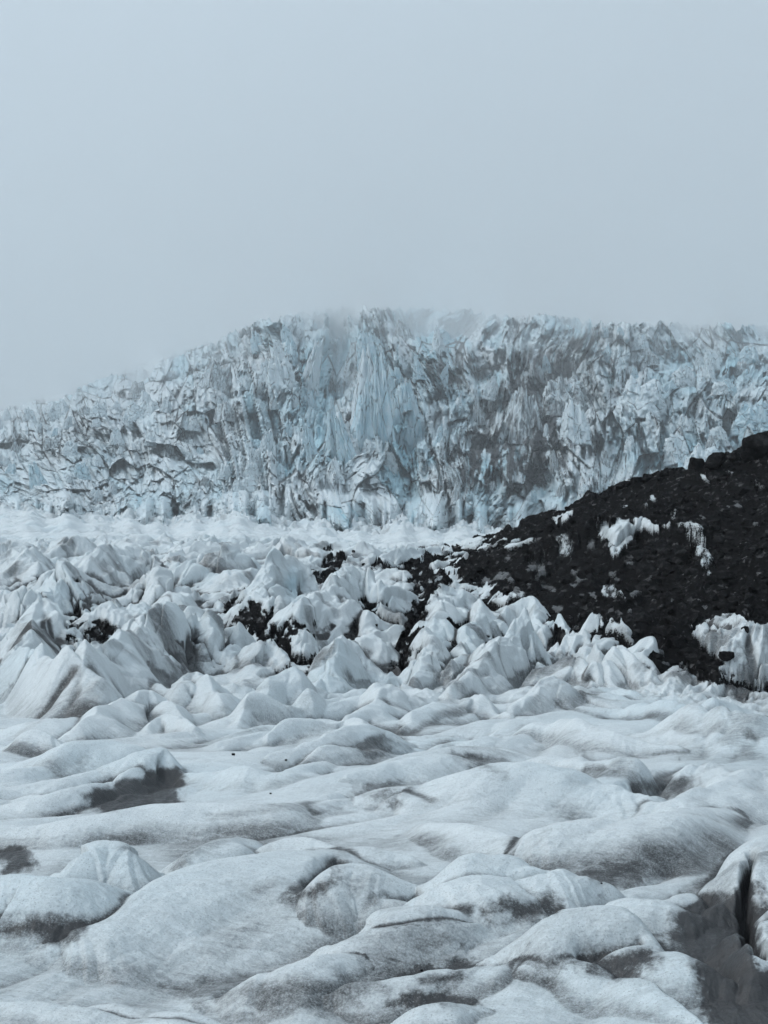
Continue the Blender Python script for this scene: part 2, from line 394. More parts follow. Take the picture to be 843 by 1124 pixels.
SOFT = [([(94,872),(130,862),(156,855),(182,845),(198,847),(186,876),(150,881),(124,886)], .75, 6),
        ([(745,1003),(790,980),(814,957),(830,992),(826,1060),(850,1080),(850,1140),(800,1140),(782,1076),(752,1032)], .72, 12),
        ([(812,985),(822,985),(830,1060),(822,1070)], .95, 4),
        ([(-5,935),(20,930),(30,945),(10,950)], .6, 6),
        ([(535,1000),(560,985),(600,985),(612,1000),(575,1006)], .5, 8),
        ([(640,955),(690,945),(720,950),(690,965),(660,972)], .45, 8),
        ([(318,986),(350,965),(372,945),(384,952),(370,970),(345,990)], .5, 8),
        ([(640,1062),(700,1045),(725,1050),(715,1060),(690,1066)], .5, 8),
        ([(430,1102),(460,1088),(500,1092),(520,1102)], .5, 8),
        ([(180,1085),(330,1075),(420,1070),(430,1085),(330,1105),(250,1100)], .32, 10),
        ([(455,1072),(490,1068),(500,1060),(520,1064),(480,1085)], .5, 7),
        ([(0,1015),(40,1012),(90,1020),(70,1028),(20,1024)], .5, 8),
        ([(205,720),(240,690),(222,720),(205,752),(190,745)], .45, 6),
        ([(148,640),(155,610),(162,612),(152,650)], .4, 6),
        ([(380,815),(420,800),(440,808),(410,830)], .45, 6),
        ([(480,815),(540,830),(560,850),(520,846)], .45, 6),
        ([(700,862),(740,852),(765,858),(730,870)], .5, 7),
        ([(390,870),(430,862),(450,868),(430,880)], .45, 6),
        ([(640,835),(690,848),(700,856),(640,846)], .4, 6)]
dirt = np.zeros_like(deb)
for p, s, fe in SOFT:
    sd = poly_sd(p, fe*1.3, fe*3.2)+fe*1.1*lowf
    dirt = np.maximum(dirt, min(1, s*1.35)*sstep(-fe*2.8, fe*1.1, sd))
# grit, and a darker tone in hollows, seams and lobe feet
moreg_ = sstep(470, 580, PX)*sstep(66, 84, Yg)
pat = .5+.5*fbm(X/6, Y/6, 3, 121)
dirt = np.maximum(dirt, np.clip(hol, 0, 1.3)*.42*(.35+pat))
dirt = np.maximum(dirt, np.clip(hol2, 0, 1.3)*.55*(.3+.8*pat))
dirt = np.maximum(dirt, .30*sstep(.62, .95, .5+.5*fbm(rx/5, ry/1.6, 4, 125))*near)
dirt = np.maximum(dirt, (.40+.35*sstep(500,700,Yg))*sstep(.45, .85, .5+.5*fbm(PX/14, np.log(Yg)*14, 4, 127))*sstep(230, 420, Yg))
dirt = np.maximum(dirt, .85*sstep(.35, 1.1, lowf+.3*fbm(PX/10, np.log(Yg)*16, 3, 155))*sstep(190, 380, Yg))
dirt = np.maximum(dirt, fringe*.95*np.where(out_id > 0, .5, 1)*np.where((sd_m > 4) & (out_id == 0), 1, sstep(-.35, .45, fbm(PX/9, ROW/9, 3, 128))))
mot0 = .5+.5*fbm(X/1.3, Y/1.8, 3, 154)
dirt = np.maximum(dirt, CRE*np.where(near > .5, .25+.6*mot0, .5+.7*mot0))
mot = .5+.5*fbm(X/3.4+Y/9, Y/2.6, 4, 153)
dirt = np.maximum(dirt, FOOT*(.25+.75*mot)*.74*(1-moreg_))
dirt = np.maximum(dirt, .50*sstep(.48, .88, mot)*sstep(48, 62, Yg)*(1-sstep(130, 150, Yg)))
dirt = np.maximum(dirt, .9*gul2)
dirt = np.clip(dirt+(.07+.10*sstep(30, 17, Yg))*(.4+mot)*near, 0, 1)
lin = np.abs(pn((X+.3*Y)/7.5, Y/11, 147)+.25*pn(X/1.6, Y/2.4, 148))
dirt = np.maximum(dirt, .45*sstep(.035, .0, lin)*sstep(-.1, .35, pn(X/8, Y/8, 149))*sstep(50, 64, Yg))
dirt = np.maximum(dirt, .25*sstep(.03, .0, np.abs(pn(rx/4.1, ry/1.7, 150)))*sstep(.0, .4, pn(X/6, Y/6, 152))*near)
blue = .10+.22*pn(X/7, Y/7, 145)
blue = np.maximum(blue, .55*np.exp(-((PX-322)/14)**2-((ROW-640)/22)**2))
blue = np.maximum(blue, .30*np.exp(-((PX-115)/45)**2-((ROW-938)/26)**2))
# rubble relief on the moraine
rub = sstep(.3, .8, deb)*(Yg < 178)
H += rub*(.22*billow(X/1.3, Y/1.3, 3, 151, .6)+1.7*billow((X+.5*Y)/6.5, (Y-.5*X)/13, 3, 156, .55)+.03*rng.normal(size=H.shape))
# bare ice stands a little proud of the rubble
H += lift+near*.022*sstep(.45, .9, dirt)*fbm(X/.16, Y/.30, 3, 158)

# ------------------------------------------------------------------ the icefall: a steep broken face, built course by course
pxf = np.concatenate([np.linspace(-420, -60, 60, endpoint=False), np.linspace(-60, 903, 1010, endpoint=False), np.linspace(903, 1263, 60)])
NF, MF = 660, len(pxf)
sf = np.linspace(0, 1, NF)
PF, SF = np.meshgrid(pxf, sf)
FR = foot_row(PF)+9*pn(PF/47, PF*0+1.7, 300)+3*pn(PF/14, PF*0+1.1, 299); CR = crest_row(PF)
top = CR - 7*(ridged(PF/13, PF*0+3.3, 3, 301)-1.0) - 5*pn(PF/40, PF*0, 302)
RF = FR+20+(top-FR-20)*SF
TF = np.clip((FR-RF)/(FR-CR), 0, 1.05)
px_, rw_ = PF.astype(f32), RF.astype(f32)
mass = sstep(230, 340, PF)*(1-.45*sstep(640, 740, PF))          # big upright fins in the middle, smaller rubble of blocks to the left
tilt = .45*pn(px_/120, rw_/120, 303)-.28*(1-sstep(150, 330, PF))
a_ = px_+tilt*(rw_-460)+4*pn(px_/38, rw_/60, 304)+1.0*pn(px_/13, rw_/20, 305)
b_ = rw_+7*pn(px_/38, rw_/38, 306)+1.5*pn(px_/13, rw_/13, 307)
def stair(p, k):
    fl_ = np.floor(p); fr_ = p-fl_
    return fl_+k*(.3*fr_+.7*fr_**4)+(1-k)*sstep(.93, 1, fr_)
N1, N2 = 5.6, 22.
p1 = TF*N1 + .95*fbm(px_/75, rw_/75, 2, 311) + .58*ridged(a_/26, b_/80, 3, 313)*(.35+.65*mass) + .12*fbm(a_/6, b_/14, 2, 317)
p2 = TF*N2 + 1.6*fbm(px_/48, rw_/30, 2, 321) + (.5+1.0*mass)*ridged(a_/15, b_/44, 3, 323) + .5*fbm(a_/5, b_/9, 3, 327)
tt = .70*(stair(p1, .22)/N1) + .30*(stair(p2, .25)/N2)
tt = np.clip(tt-.70*.5*.58/N1-.30*.8/N2, -.05, 1.15)
LD = np.log(950.)+np.log(crest_Y(PF)/950.)*(.15*tt+.10*tt*np.abs(tt)+.75*np.clip(tt, 0, 1.0)**7)
tall = (1+1.1*mass).astype(f32)
f1, f2, cid, cdx, cdy = worley(a_/13, b_/(17*tall), 7)
g1, g2, gid, gdx, gdy = worley(a_/31, b_/(38*tall), 19)
e1, e2, eid, edx, edy = worley(a_/5.6, b_/(8*tall), 29)
cr = ((cid % 17)/8.-1); ct = ((cid % 13)/6.-1); gr = ((gid % 19)/9.-1); gt = ((gid % 11)/5.-1)
rel_f = .0080*(cr + .8*ct*cdx*2 + .9*cdy) + .027*(gr + .55*gt*gdx*2 + .9*gdy) + .0024*(((eid % 15)/7.-1) + .9*edy)
rel_f = rel_f - .026*(ridged(a_/25, b_/80, 3, 331)-1.1)*(.35+.65*mass) - .0085*(ridged(a_/8.5, b_/34, 3, 335)-1.1) - .0022*(ridged(a_/3.4, b_/13, 2, 337)-1) - .0012*fbm(a_/2.4, b_/4, 2, 339)
ck = sstep(.13, .0, f2-f1)*sstep(-.25, .35, pn(px_/30, rw_/30, 341)); ck2 = sstep(.06, .0, g2-g1)
slot = sstep(.13, .02, np.abs(pn(a_/20, b_/85, 343)))*sstep(-.1, .3, pn(px_/45, rw_/45, 344))*(.3+.7*mass)
ck3 = sstep(.10, 0, e2-e1)*sstep(-.1, .4, pn(px_/18, rw_/18, 342))
rel_f = rel_f+.034*slot+.0025*ck3+.009*np.maximum(ck*.7, ck2)
LD = LD+.75*np.exp(-((PF-(374-(RF-370)*.25))/13)**2-((RF-378)/34)**2)      # the deep misty cleft
bump = sstep(-.25, .55, pn(PF/44, PF*0, 361)+.6*pn(PF/15, PF*0, 362)+.35*pn(PF/6, PF*0, 363))
LD = LD+np.log(1-.62*bump)*(1-sstep(.0, .16, TF))           # tongues of broken ice pushed out over the flat
footw = (1-sstep(.10, .42, TF))*(.55+.45*(1-mass))
LD = LD+.34*np.clip(TF, 0, .4)*(.6+.4*(1-mass))
blk = .0060*(((eid % 15)/7.-1)+1.1*edy)+.0075*(cr+.9*cdy)
rel_f = rel_f*(1-.62*footw)+blk*footw*1.3
DF = np.exp(LD+rel_f)
# grit: one soot-dark gully right of the middle, thinner bands elsewhere
ds = fbm(PF/30, RF/70, 3, 131)
zone = np.exp(-((PF-(592-(RF-430)*.22))/50)**2)*sstep(365, 405, RF)*(1-sstep(505, 570, RF))
zone = np.maximum(zone, .62*np.exp(-((PF-525)/80)**2-((RF-505)/42)**2))
zone = np.maximum(zone, .45*np.exp(-((PF-490)/60)**2-((RF-410)/40)**2))
zone = np.maximum(zone, .65*np.exp(-((PF-636)/30)**2-((RF-378)/24)**2))
zone = np.maximum(zone, .50*np.exp(-((PF-90)/110)**2-((RF-548)/14)**2))
zone = np.maximum(zone, .35*np.exp(-((PF-345)/40)**2-((RF-395)/20)**2))
st = fbm(a_/4.2, b_/17, 4, 135)
dF = np.clip(zone*(.50+1.0*sstep(-.45, .45, fbm(a_/7, b_/24, 4, 137)+.25*cr)), 0, 1)
dF = np.maximum(dF, .40*sstep(.35, .95, st+.35*ds+.30*zone))
dF = np.maximum(dF, .90*np.maximum(np.maximum(ck*(.35+.65*sstep(-.2, .4, ds+zone)), ck2*.7), ck3*.55*sstep(-.3, .3, ds+zone)))
vs = sstep(.45, .95, fbm(a_/2.1, b_/20, 3, 351)+.35*ds+.3*zone)
dF = np.maximum(dF, .75*vs)
dF = np.maximum(dF, .40*(cid % 11 == 0)*sstep(-.2, .4, ds+zone))
dF = dF*(1-.35*footw*(PF < 480))
dF = np.maximum(dF, footw*.85*ck3*sstep(-.4, .3, pn(px_/25, rw_/9, 364)))
bF = np.clip(.26+.35*slot+.40*fbm(PF/50, RF/50, 2, 141)+.22*gr+.42*np.exp(-((PF-415)/95)**2-((RF-430)/75)**2)+.16*sstep(640, 760, PF), 0, 1)

# ------------------------------------------------------------------ materials
def nt(name):
    m = bpy.data.materials.new(name); m.use_nodes = True
    t = m.node_tree; t.nodes.clear()
    return m, t
class G:
    def __init__(s, t): s.t = t
    def n(s, typ, **kw):
        o = s.t.nodes.new(typ)
        for k, v in kw.items():
            if k == 'inp':
                for a, b in v.items():
                    if isinstance(b, bpy.types.NodeSocket): s.t.links.new(b, o.inputs[a])
                    else: o.inputs[a].default_value = b
            else: setattr(o, k, v)
        return o
    def math(s, op, a, b=None, c=None):
        o = s.n('ShaderNodeMath', operation=op)
        for i, v in enumerate((a, b, c)):
            if v is None: continue
            if isinstance(v, bpy.types.NodeSocket): s.t.links.new(v, o.inputs[i])
            else: o.inputs[i].default_value = v
        return o.outputs[0]
    def mix(s, f, a, b):
        o = s.n('ShaderNodeMix', data_type='RGBA')
        for i, v in ((0, f), (6, a), (7, b)):
            if isinstance(v, bpy.types.NodeSocket): s.t.links.new(v, o.inputs[i])
            elif i == 0: o.inputs[0].default_value = v
            else: o.inputs[i].default_value = (*v, 1)
        return o.outputs[2]
    def ramp(s, v, lo, hi):
        o = s.n('ShaderNodeMapRange', interpolation_type='SMOOTHSTEP')
        s.t.links.new(v, o.inputs[0]); o.inputs[1].default_value = lo; o.inputs[2].default_value = hi
        return o.outputs[0]
    def noise(s, vec, scale, det=4, rough=.55, dist=0):
        o = s.n('ShaderNodeTexNoise', inp={'Vector': vec, 'Scale': scale, 'Detail': det, 'Roughness': rough, 'Distortion': dist})
        return o.outputs[0]
    def mapv(s, vec, sc, rot=(0, 0, 0)):
        return s.n('ShaderNodeMapping', inp={'Vector': vec, 'Scale': sc, 'Rotation': rot}).outputs[0]

WHITE = (.535, .578, .594); BLUE = (.25, .43, .51); GRIT = (.040, .041, .043); ROCK = (.008, .008, .0085); ROCK2 = (.085, .086, .088)

def ground_material(name, far):
    m, t = nt(name); g = G(t)
    P = g.n('ShaderNodeTexCoord').outputs['Object']
    at = lambda a: g.n('ShaderNodeAttribute', attribute_name=a).outputs['Fac']
    deb_, dirt_, blue_ = at('debris'), at('dirt'), at('blue')
    k = .023 if far else 1.0
    n_big = g.noise(P, 1.3*k, 5, .6)
    n_str = g.noise(g.mapv(P, (1.1*k, 4.0*k, .6*k), (0, 0, .5)), 1.6, 5, .6, .6)
    n_grain = g.noise(P, 34 if not far else .21, 3, .7)
    n_spk = g.noise(P, 11 if not far else .10, 4, .75)
    icecol = g.mix(g.ramp(blue_, 0, 1), (.63, .69, .715) if far else WHITE, (.28, .49, .57) if far else BLUE)
    icecol = g.mix(g.math('MULTIPLY', g.ramp(n_big, .35, .75), .35), icecol, (.46, .50, .52) if not far else (.56, .62, .645))
    # grit and the darker hollows: patchy
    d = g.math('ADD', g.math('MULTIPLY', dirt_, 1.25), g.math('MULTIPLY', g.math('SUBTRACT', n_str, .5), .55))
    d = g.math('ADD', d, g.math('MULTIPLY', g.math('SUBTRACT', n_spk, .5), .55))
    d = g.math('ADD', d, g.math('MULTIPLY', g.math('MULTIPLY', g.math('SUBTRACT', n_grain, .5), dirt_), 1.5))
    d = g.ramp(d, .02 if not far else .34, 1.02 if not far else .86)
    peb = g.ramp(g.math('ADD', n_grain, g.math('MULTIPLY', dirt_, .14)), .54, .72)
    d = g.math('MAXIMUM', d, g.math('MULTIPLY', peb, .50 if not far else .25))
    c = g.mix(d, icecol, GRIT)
    # loose rock
    vor = g.n('ShaderNodeTexVoronoi', inp={'Vector': g.mapv(P, (1, 1, 1.6)), 'Scale': 2.6, 'Randomness': 1.0})
    sepc = g.n('ShaderNodeSeparateColor', inp={0: vor.outputs['Color']}).outputs[0]
    rockc = g.mix(g.math('MULTIPLY', g.ramp(sepc, .70, 1.0), g.ramp(n_big, .45, .65)), ROCK, ROCK2)
    db = g.math('ADD', deb_, g.math('MULTIPLY', g.math('SUBTRACT', n_spk, .5), 1.1))
    db = g.ramp(db, .26, .46)
    c = g.mix(db, c, rockc)
    h = g.math('ADD', g.math('MULTIPLY', n_str, .10 if not far else 7.0), g.math('MULTIPLY', n_spk, .02 if not far else 1.2))
    h = g.math('ADD', h, g.math('MULTIPLY', g.noise(P, 5*k, 6, .65), .07 if not far else 3.0))
    h = g.math('ADD', h, g.math('MULTIPLY', n_grain, .010 if not far else .3))
    h = g.math('ADD', h, g.math('MULTIPLY', g.math('MULTIPLY', vor.outputs['Distance'], db), .25))
    bmp = g.n('ShaderNodeBump', inp={'Height': h, 'Strength': .55 if not far else .7, 'Distance': 1.0})
    rough = g.math('ADD', .45, g.math('MULTIPLY', db, .35))
    b = g.n('ShaderNodeBsdfPrincipled', inp={'Base Color': c, 'Roughness': rough, 'Normal': bmp.outputs[0], 'Specular IOR Level': g.math('SUBTRACT', .25, g.math('MULTIPLY', db, .25))})
    o = g.n('ShaderNodeOutputMaterial', inp={'Surface': b.outputs[0]})
    return m
M_NEAR = ground_material('weathered_ice', False)
M_FAR = ground_material('icefall_ice', True)

def serac_material(name, dirtlev, bl):
    m, t = nt(name); g = G(t)
    tc = g.n('ShaderNodeTexCoord'); P = tc.outputs['Object']
    rnd = g.n('ShaderNodeObjectInfo').outputs['Random']
    off = g.n('ShaderNodeVectorMath', operation='ADD', inp={0: P})
    cmb = g.n('ShaderNodeCombineXYZ', inp={0: g.math('MULTIPLY', rnd, 37.), 1: g.math('MULTIPLY', rnd, 91.)})
    t.links.new(cmb.outputs[0], off.inputs[1]); V = off.outputs[0]
    n1 = g.noise(g.mapv(V, (5, 5, .8)), 1.6, 6, .65, .5)
    n2 = g.noise(V, 4.5, 6, .7)
    n3 = g.noise(g.mapv(V, (13, 13, 1.4)), 2.0, 5, .6, .4)
    blend = g.math('ADD', bl, g.math('MULTIPLY', g.math('SUBTRACT', n2, .5), 1.3))
    c = g.mix(g.ramp(blend, 0, 1), (.61, .68, .71), (.27, .48, .57))
    d = g.math('ADD', g.math('MULTIPLY', n1, .75), g.math('MULTIPLY', n3, .45))
    d = g.ramp(g.math('ADD', d, dirtlev), .74, 1.0)
    ve = g.n('ShaderNodeTexVoronoi', feature='DISTANCE_TO_EDGE', inp={'Vector': g.mapv(V, (1, 1, .7)), 'Scale': 3.2})
    d = g.math('MAXIMUM', d, g.math('MULTIPLY', g.math('SUBTRACT', 1, g.ramp(ve.outputs['Distance'], 0, .06)), g.ramp(n2, .40, .6)))
    c = g.mix(g.math('MULTIPLY', d, .92), c, GRIT)
    h = g.math('ADD', g.math('MULTIPLY', n1, .10), g.math('MULTIPLY', n2, .06))
    h = g.math('ADD', h, g.math('MULTIPLY', n3, .07))
    bmp = g.n('ShaderNodeBump', inp={'Height': h, 'Strength': .8, 'Distance': 8.0})
    b = g.n('ShaderNodeBsdfPrincipled', inp={'Base Color': c, 'Roughness': .5, 'Normal': bmp.outputs[0], 'Specular IOR Level': .25})
    g.n('ShaderNodeOutputMaterial', inp={'Surface': b.outputs[0]})
    return m
M_SER = {'pale': serac_material('pale_serac_ice', .02, .12), 'blue': serac_material('blue_serac_ice', -.02, .46), 'dirty': serac_material('dirty_serac_ice', .26, .10)}

def rock_material():
    m, t = nt('black_rock'); g = G(t)
    P = g.n('ShaderNodeTexCoord').outputs['Object']
    n = g.noise(P, 3, 6, .65); n2 = g.noise(P, 14, 4, .6)
    c = g.mix(g.ramp(g.math('ADD', n, g.math('MULTIPLY', n2, .3)), .55, .95), (.008, .008, .0085), (.035, .035, .036))
    bmp = g.n('ShaderNodeBump', inp={'Height': g.math('ADD', n, g.math('MULTIPLY', n2, .4)), 'Strength': .7, 'Distance': .15})
    b = g.n('ShaderNodeBsdfPrincipled', inp={'Base Color': c, 'Roughness': .9, 'Normal': bmp.outputs[0], 'Specular IOR Level': .0})
    g.n('ShaderNodeOutputMaterial', inp={'Surface': b.outputs[0]})
    return m
M_ROCK = rock_material()

# ------------------------------------------------------------------ meshes from arrays
def mesh_np(name, V, Q, mat, attrs=None, smooth=True):
    me = bpy.data.meshes.new(name)
    k = Q.shape[1]
    me.vertices.add(len(V)); me.loops.add(Q.size); me.polygons.add(len(Q))
    me.vertices.foreach_set('co', np.ascontiguousarray(V, f32).ravel())
    me.loops.foreach_set('vertex_index', np.ascontiguousarray(Q, np.int32).ravel())
    me.polygons.foreach_set('loop_start', np.arange(0, Q.size, k, dtype=np.int32))
    me.polygons.foreach_set('use_smooth', np.full(len(Q), smooth))
    me.update(calc_edges=True)
    for a, v in (attrs or {}).items():
        at = me.attributes.new(a, 'FLOAT', 'POINT'); at.data.foreach_set('value', np.ascontiguousarray(v, f32))
    me.materials.append(mat)
    return me
def link(name, me, loc=None):
    o = bpy.data.objects.new(name, me); col.objects.link(o)
    if loc is not None: o.location = loc
    return o

ext = np.linspace(0, 1, 9)[1:, None]
DX_ = np.concatenate([DF, DF[-1:]*(1+.35*ext)])
RX_ = np.concatenate([RF, RF[-1:]+(70*ext)])
PX_ = np.concatenate([PF, np.repeat(PF[-1:], 8, 0)])
VF = np.stack([(PX_-CX)/F*DX_, DX_, ZC+DX_*(HR-RX_)/F], -1).reshape(-1, 3)
ix = np.arange((NF+8)*MF).reshape(NF+8, MF)
QF = np.stack([ix[:-1, :-1], ix[:-1, 1:], ix[1:, 1:], ix[1:, :-1]], -1).reshape(-1, 4)
pad = lambda v: np.concatenate([v, np.repeat(v[-1:], 8, 0)]).ravel()
tag(link('icefall_terrain', mesh_np('icefall_terrain', VF, QF, M_FAR, {'dirt': pad(dF), 'blue': pad(bF), 'debris': pad(dF*0)})),
    'broken blue grey icefall climbing into the fog', 'icefall', kind='structure')
VV = np.stack([Xg, Yg, H], -1).reshape(-1, 3)
idx = np.arange(NR*NC).reshape(NR, NC)
quads = np.stack([idx[:-1, :-1], idx[:-1, 1:], idx[1:, 1:], idx[1:, :-1]], -1)
qrow = Yg[:-1, :-1]
q_out = out_id[:-1, :-1]; q_pit = pit_id[:-1, :-1]
q_mor = (sd_m[:-1, :-1] > 0) & (qrow < 178)
cls = np.zeros(qrow.shape, np.int16)               # 0 ice field
cls[q_mor] = 1
def main_island(m):
    """largest connected patch of a face mask"""
    rr, cc = np.nonzero(m)
    if len(rr) == 0: return m
    r0, c0 = rr.min(), cc.min(); sub_ = m[r0:rr.max()+1, c0:cc.max()+1]
    lab = np.where(sub_, np.arange(1, sub_.size+1).reshape(sub_.shape), 0)
    for _ in range(900):
        n = lab.copy()
        n[1:] = np.maximum(n[1:], lab[:-1]); n[:-1] = np.maximum(n[:-1], lab[1:])
        n[:, 1:] = np.maximum(n[:, 1:], lab[:, :-1]); n[:, :-1] = np.maximum(n[:, :-1], lab[:, 1:])
        n = np.where(sub_, n, 0)
        if (n == lab).all(): break
        lab = n
    u_, c_ = np.unique(lab[lab > 0], return_counts=True)
    out = np.zeros_like(m); out[r0:rr.max()+1, c0:cc.max()+1] = lab == u_[c_.argmax()]
    return out
for i in range(len(OUT)): cls[main_island((q_out == i+1))] = 20+i
for i in range(len(PITS)): cls[main_island((q_pit == i+1) & (cls == 0))] = 40+i
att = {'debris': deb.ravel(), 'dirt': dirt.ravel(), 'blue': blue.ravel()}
def piece(name, mask, mat):
    q = quads[mask]
    used, inv = np.unique(q.ravel(), return_inverse=True)
    me = mesh_np(name, VV[used], inv.reshape(-1, 4), mat, {a: v[used] for a, v in att.items()})
    return link(name, me)
tag(piece('glacier_surface', cls == 0, M_NEAR), 'rolling grey white glacier ice with gritty hollows', 'ice field', kind='structure')
tag(piece('moraine_hill', cls == 1, M_NEAR), 'black rubble covered moraine hill on the right', 'moraine', kind='structure')
for i, (n, l, p) in enumerate(OUT):
    if (cls == 20+i).sum() > 3: tag(piece(n, cls == 20+i, M_NEAR), l, 'ice outcrop')
for i, (n, l, p) in enumerate(PITS):
    if (cls == 40+i).sum() > 3: tag(piece(n, cls == 40+i, M_NEAR), l, 'gravel patch')

# first surface met by a view ray, column by column
ROW = HR-F*(H-ZC)/Yg
VIS = np.minimum.accumulate(ROW, 0)
def hit(px, row):
    c = int(np.clip(np.searchsorted(pxs, px), 0, NC-1))
    r = int(np.argmax(VIS[:, c] <= row))
    return Yg[r, c], H[r, c]

# ------------------------------------------------------------------ angular solids
def solid(nu, nv, planes, seed, disp, stretch=1.0):
    """star-shaped faceted body sampled on a sphere grid"""
    r = np.random.default_rng(seed)
    th = np.linspace(0, 2*np.pi, nu, endpoint=False); ph = np.linspace(0.02, np.pi-.02, nv)
    T, Pp = np.meshgrid(th, ph)
    D = np.stack([np.sin(Pp)*np.cos(T), np.sin(Pp)*np.sin(T), np.cos(Pp)], -1)
    N, dd = planes(r)
    dots = np.einsum('ijk,lk->ijl', D, N)
    rad = np.min(np.where(dots > .02, dd/np.maximum(dots, .02), 1e3), -1)
    V = D*rad[..., None]
    n = fbm(V[..., 0]*2.2+V[..., 1]*1.3+seed, V[..., 2]*1.3*stretch+V[..., 1]*1.9, 4, seed % 50)
    n2 = ridged(np.cos(T)*2.6+V[..., 2]*.35+seed*1.7, np.sin(T)*2.6+V[..., 2]*.25, 3, seed % 40)-1.0
    V = V*(1+disp*n+disp*1.1*n2)[..., None]*np.array([1, 1, 1])
    V[..., 2] += disp*.6*n*np.sign(V[..., 2])
    i = np.arange(nu*nv).reshape(nv, nu); j = np.roll(i, -1, 1)
    Q = np.stack([i[:-1], i[1:], j[1:], j[:-1]], -1).reshape(-1, 4)
    return V.reshape(-1, 3), Q

def serac_body(kind, seed):
    """a broken tower or fin of ice: fluted, fractured walls and a ragged crest"""
    r = np.random.default_rng(seed)
    nu, nv = 150, 64
    th = np.linspace(0, 2*np.pi, nu, endpoint=False); v = np.linspace(-.25, 1, nv)
    T, V_ = np.meshgrid(th, v)
    na = r.integers(5, 9); R = np.full(T.shape, 9.)
    thin = {'blade': .45, 'tower': .8, 'block': .85}[kind]
    for i in range(na):
        a = 2*np.pi*(i+r.uniform(-.35, .35))/na
        lean = {'blade': r.uniform(.18, .5), 'tower': r.uniform(.08, .35), 'block': r.uniform(.02, .28)}[kind]
        d = r.uniform(.38, .52)*np.hypot(np.cos(a), thin*np.sin(a))
        c = np.cos(T-a)
        R = np.minimum(R, np.where(c > .05, np.maximum(d*(1-lean*V_), .03)/np.maximum(c, .05), 9.))
    vp = np.clip(V_, 0, 1)
    R = np.minimum(R, .8)*(1-{'blade': .55, 'tower': .40, 'block': .22}[kind]*vp**3)
    cx, sy = np.cos(T), np.sin(T)
    fl = ridged(cx*2.4+V_*.3+seed*.71, sy*2.4+V_*.25+seed*.37, 4, seed % 37, .55)-1.1
    wc = worley((T*3.2).astype(f32)+seed, (V_*4.0+.4*np.sin(T*3)).astype(f32), seed % 90)
    R = R*(1+.15*fl+.09*((wc[2] % 15)/7.-1)+.06*fbm(cx*3+seed, sy*3+V_*5, 4, seed % 29))
    x = R*cx; y = R*sy
    tip = r.uniform(-.25, .25)
    crest = .80+.30*(ridged(x*3.1+seed*1.3, y*1.2+seed, 4, seed % 31, .55)-1.0)-{'blade': .9, 'tower': .45, 'block': .15}[kind]*np.abs(x-tip)
    z = np.where(V_ > 0, V_*np.clip(crest, .2, 1.3), V_)
    z = z+.03*fbm(x*7+seed, y*7+V_*6, 3, 3)*vp
    i = np.arange(nu*nv).reshape(nv, nu); j = np.roll(i, -1, 1)
    Q = np.stack([i[:-1], j[:-1], j[1:], i[1:]], -1).reshape(-1, 4)
    Vv = np.stack([x, y, z], -1).reshape(-1, 3)
    # close the ragged top with a ring pulled to the middle
    topc = Vv.reshape(nv, nu, 3)[-1].mean(0)
    ring = Vv.reshape(nv, nu, 3)[-1]*.45+topc*.55+np.array([0, 0, -.02])
    ring2 = Vv.reshape(nv, nu, 3)[-1]*.04+topc*.96+np.array([0, 0, -.05])
    Vv = np.concatenate([Vv, ring, ring2])
    k = nv*nu+np.arange(nu); k2 = k+nu; e = i[-1]
    Q = np.concatenate([Q, np.stack([e, np.roll(e, -1), np.roll(k, -1), k], -1), np.stack([k, np.roll(k, -1), np.roll(k2, -1), k2], -1)])
    return Vv, Q
SER_MESH = {}
for kind in ('blade', 'tower', 'block'):
    for i in range(7):
        V, Q = serac_body(kind, 100+i*3+{'blade': 0, 'tower': 30, 'block': 60}[kind])
        V = V/np.array([np.ptp(V[:, 0]), max(np.ptp(V[:, 1]), .5*np.ptp(V[:, 0])), V[:, 2].max()])
        for mk in M_SER:
            SER_MESH[kind, i, mk] = mesh_np('serac', V, Q, M_SER[mk])

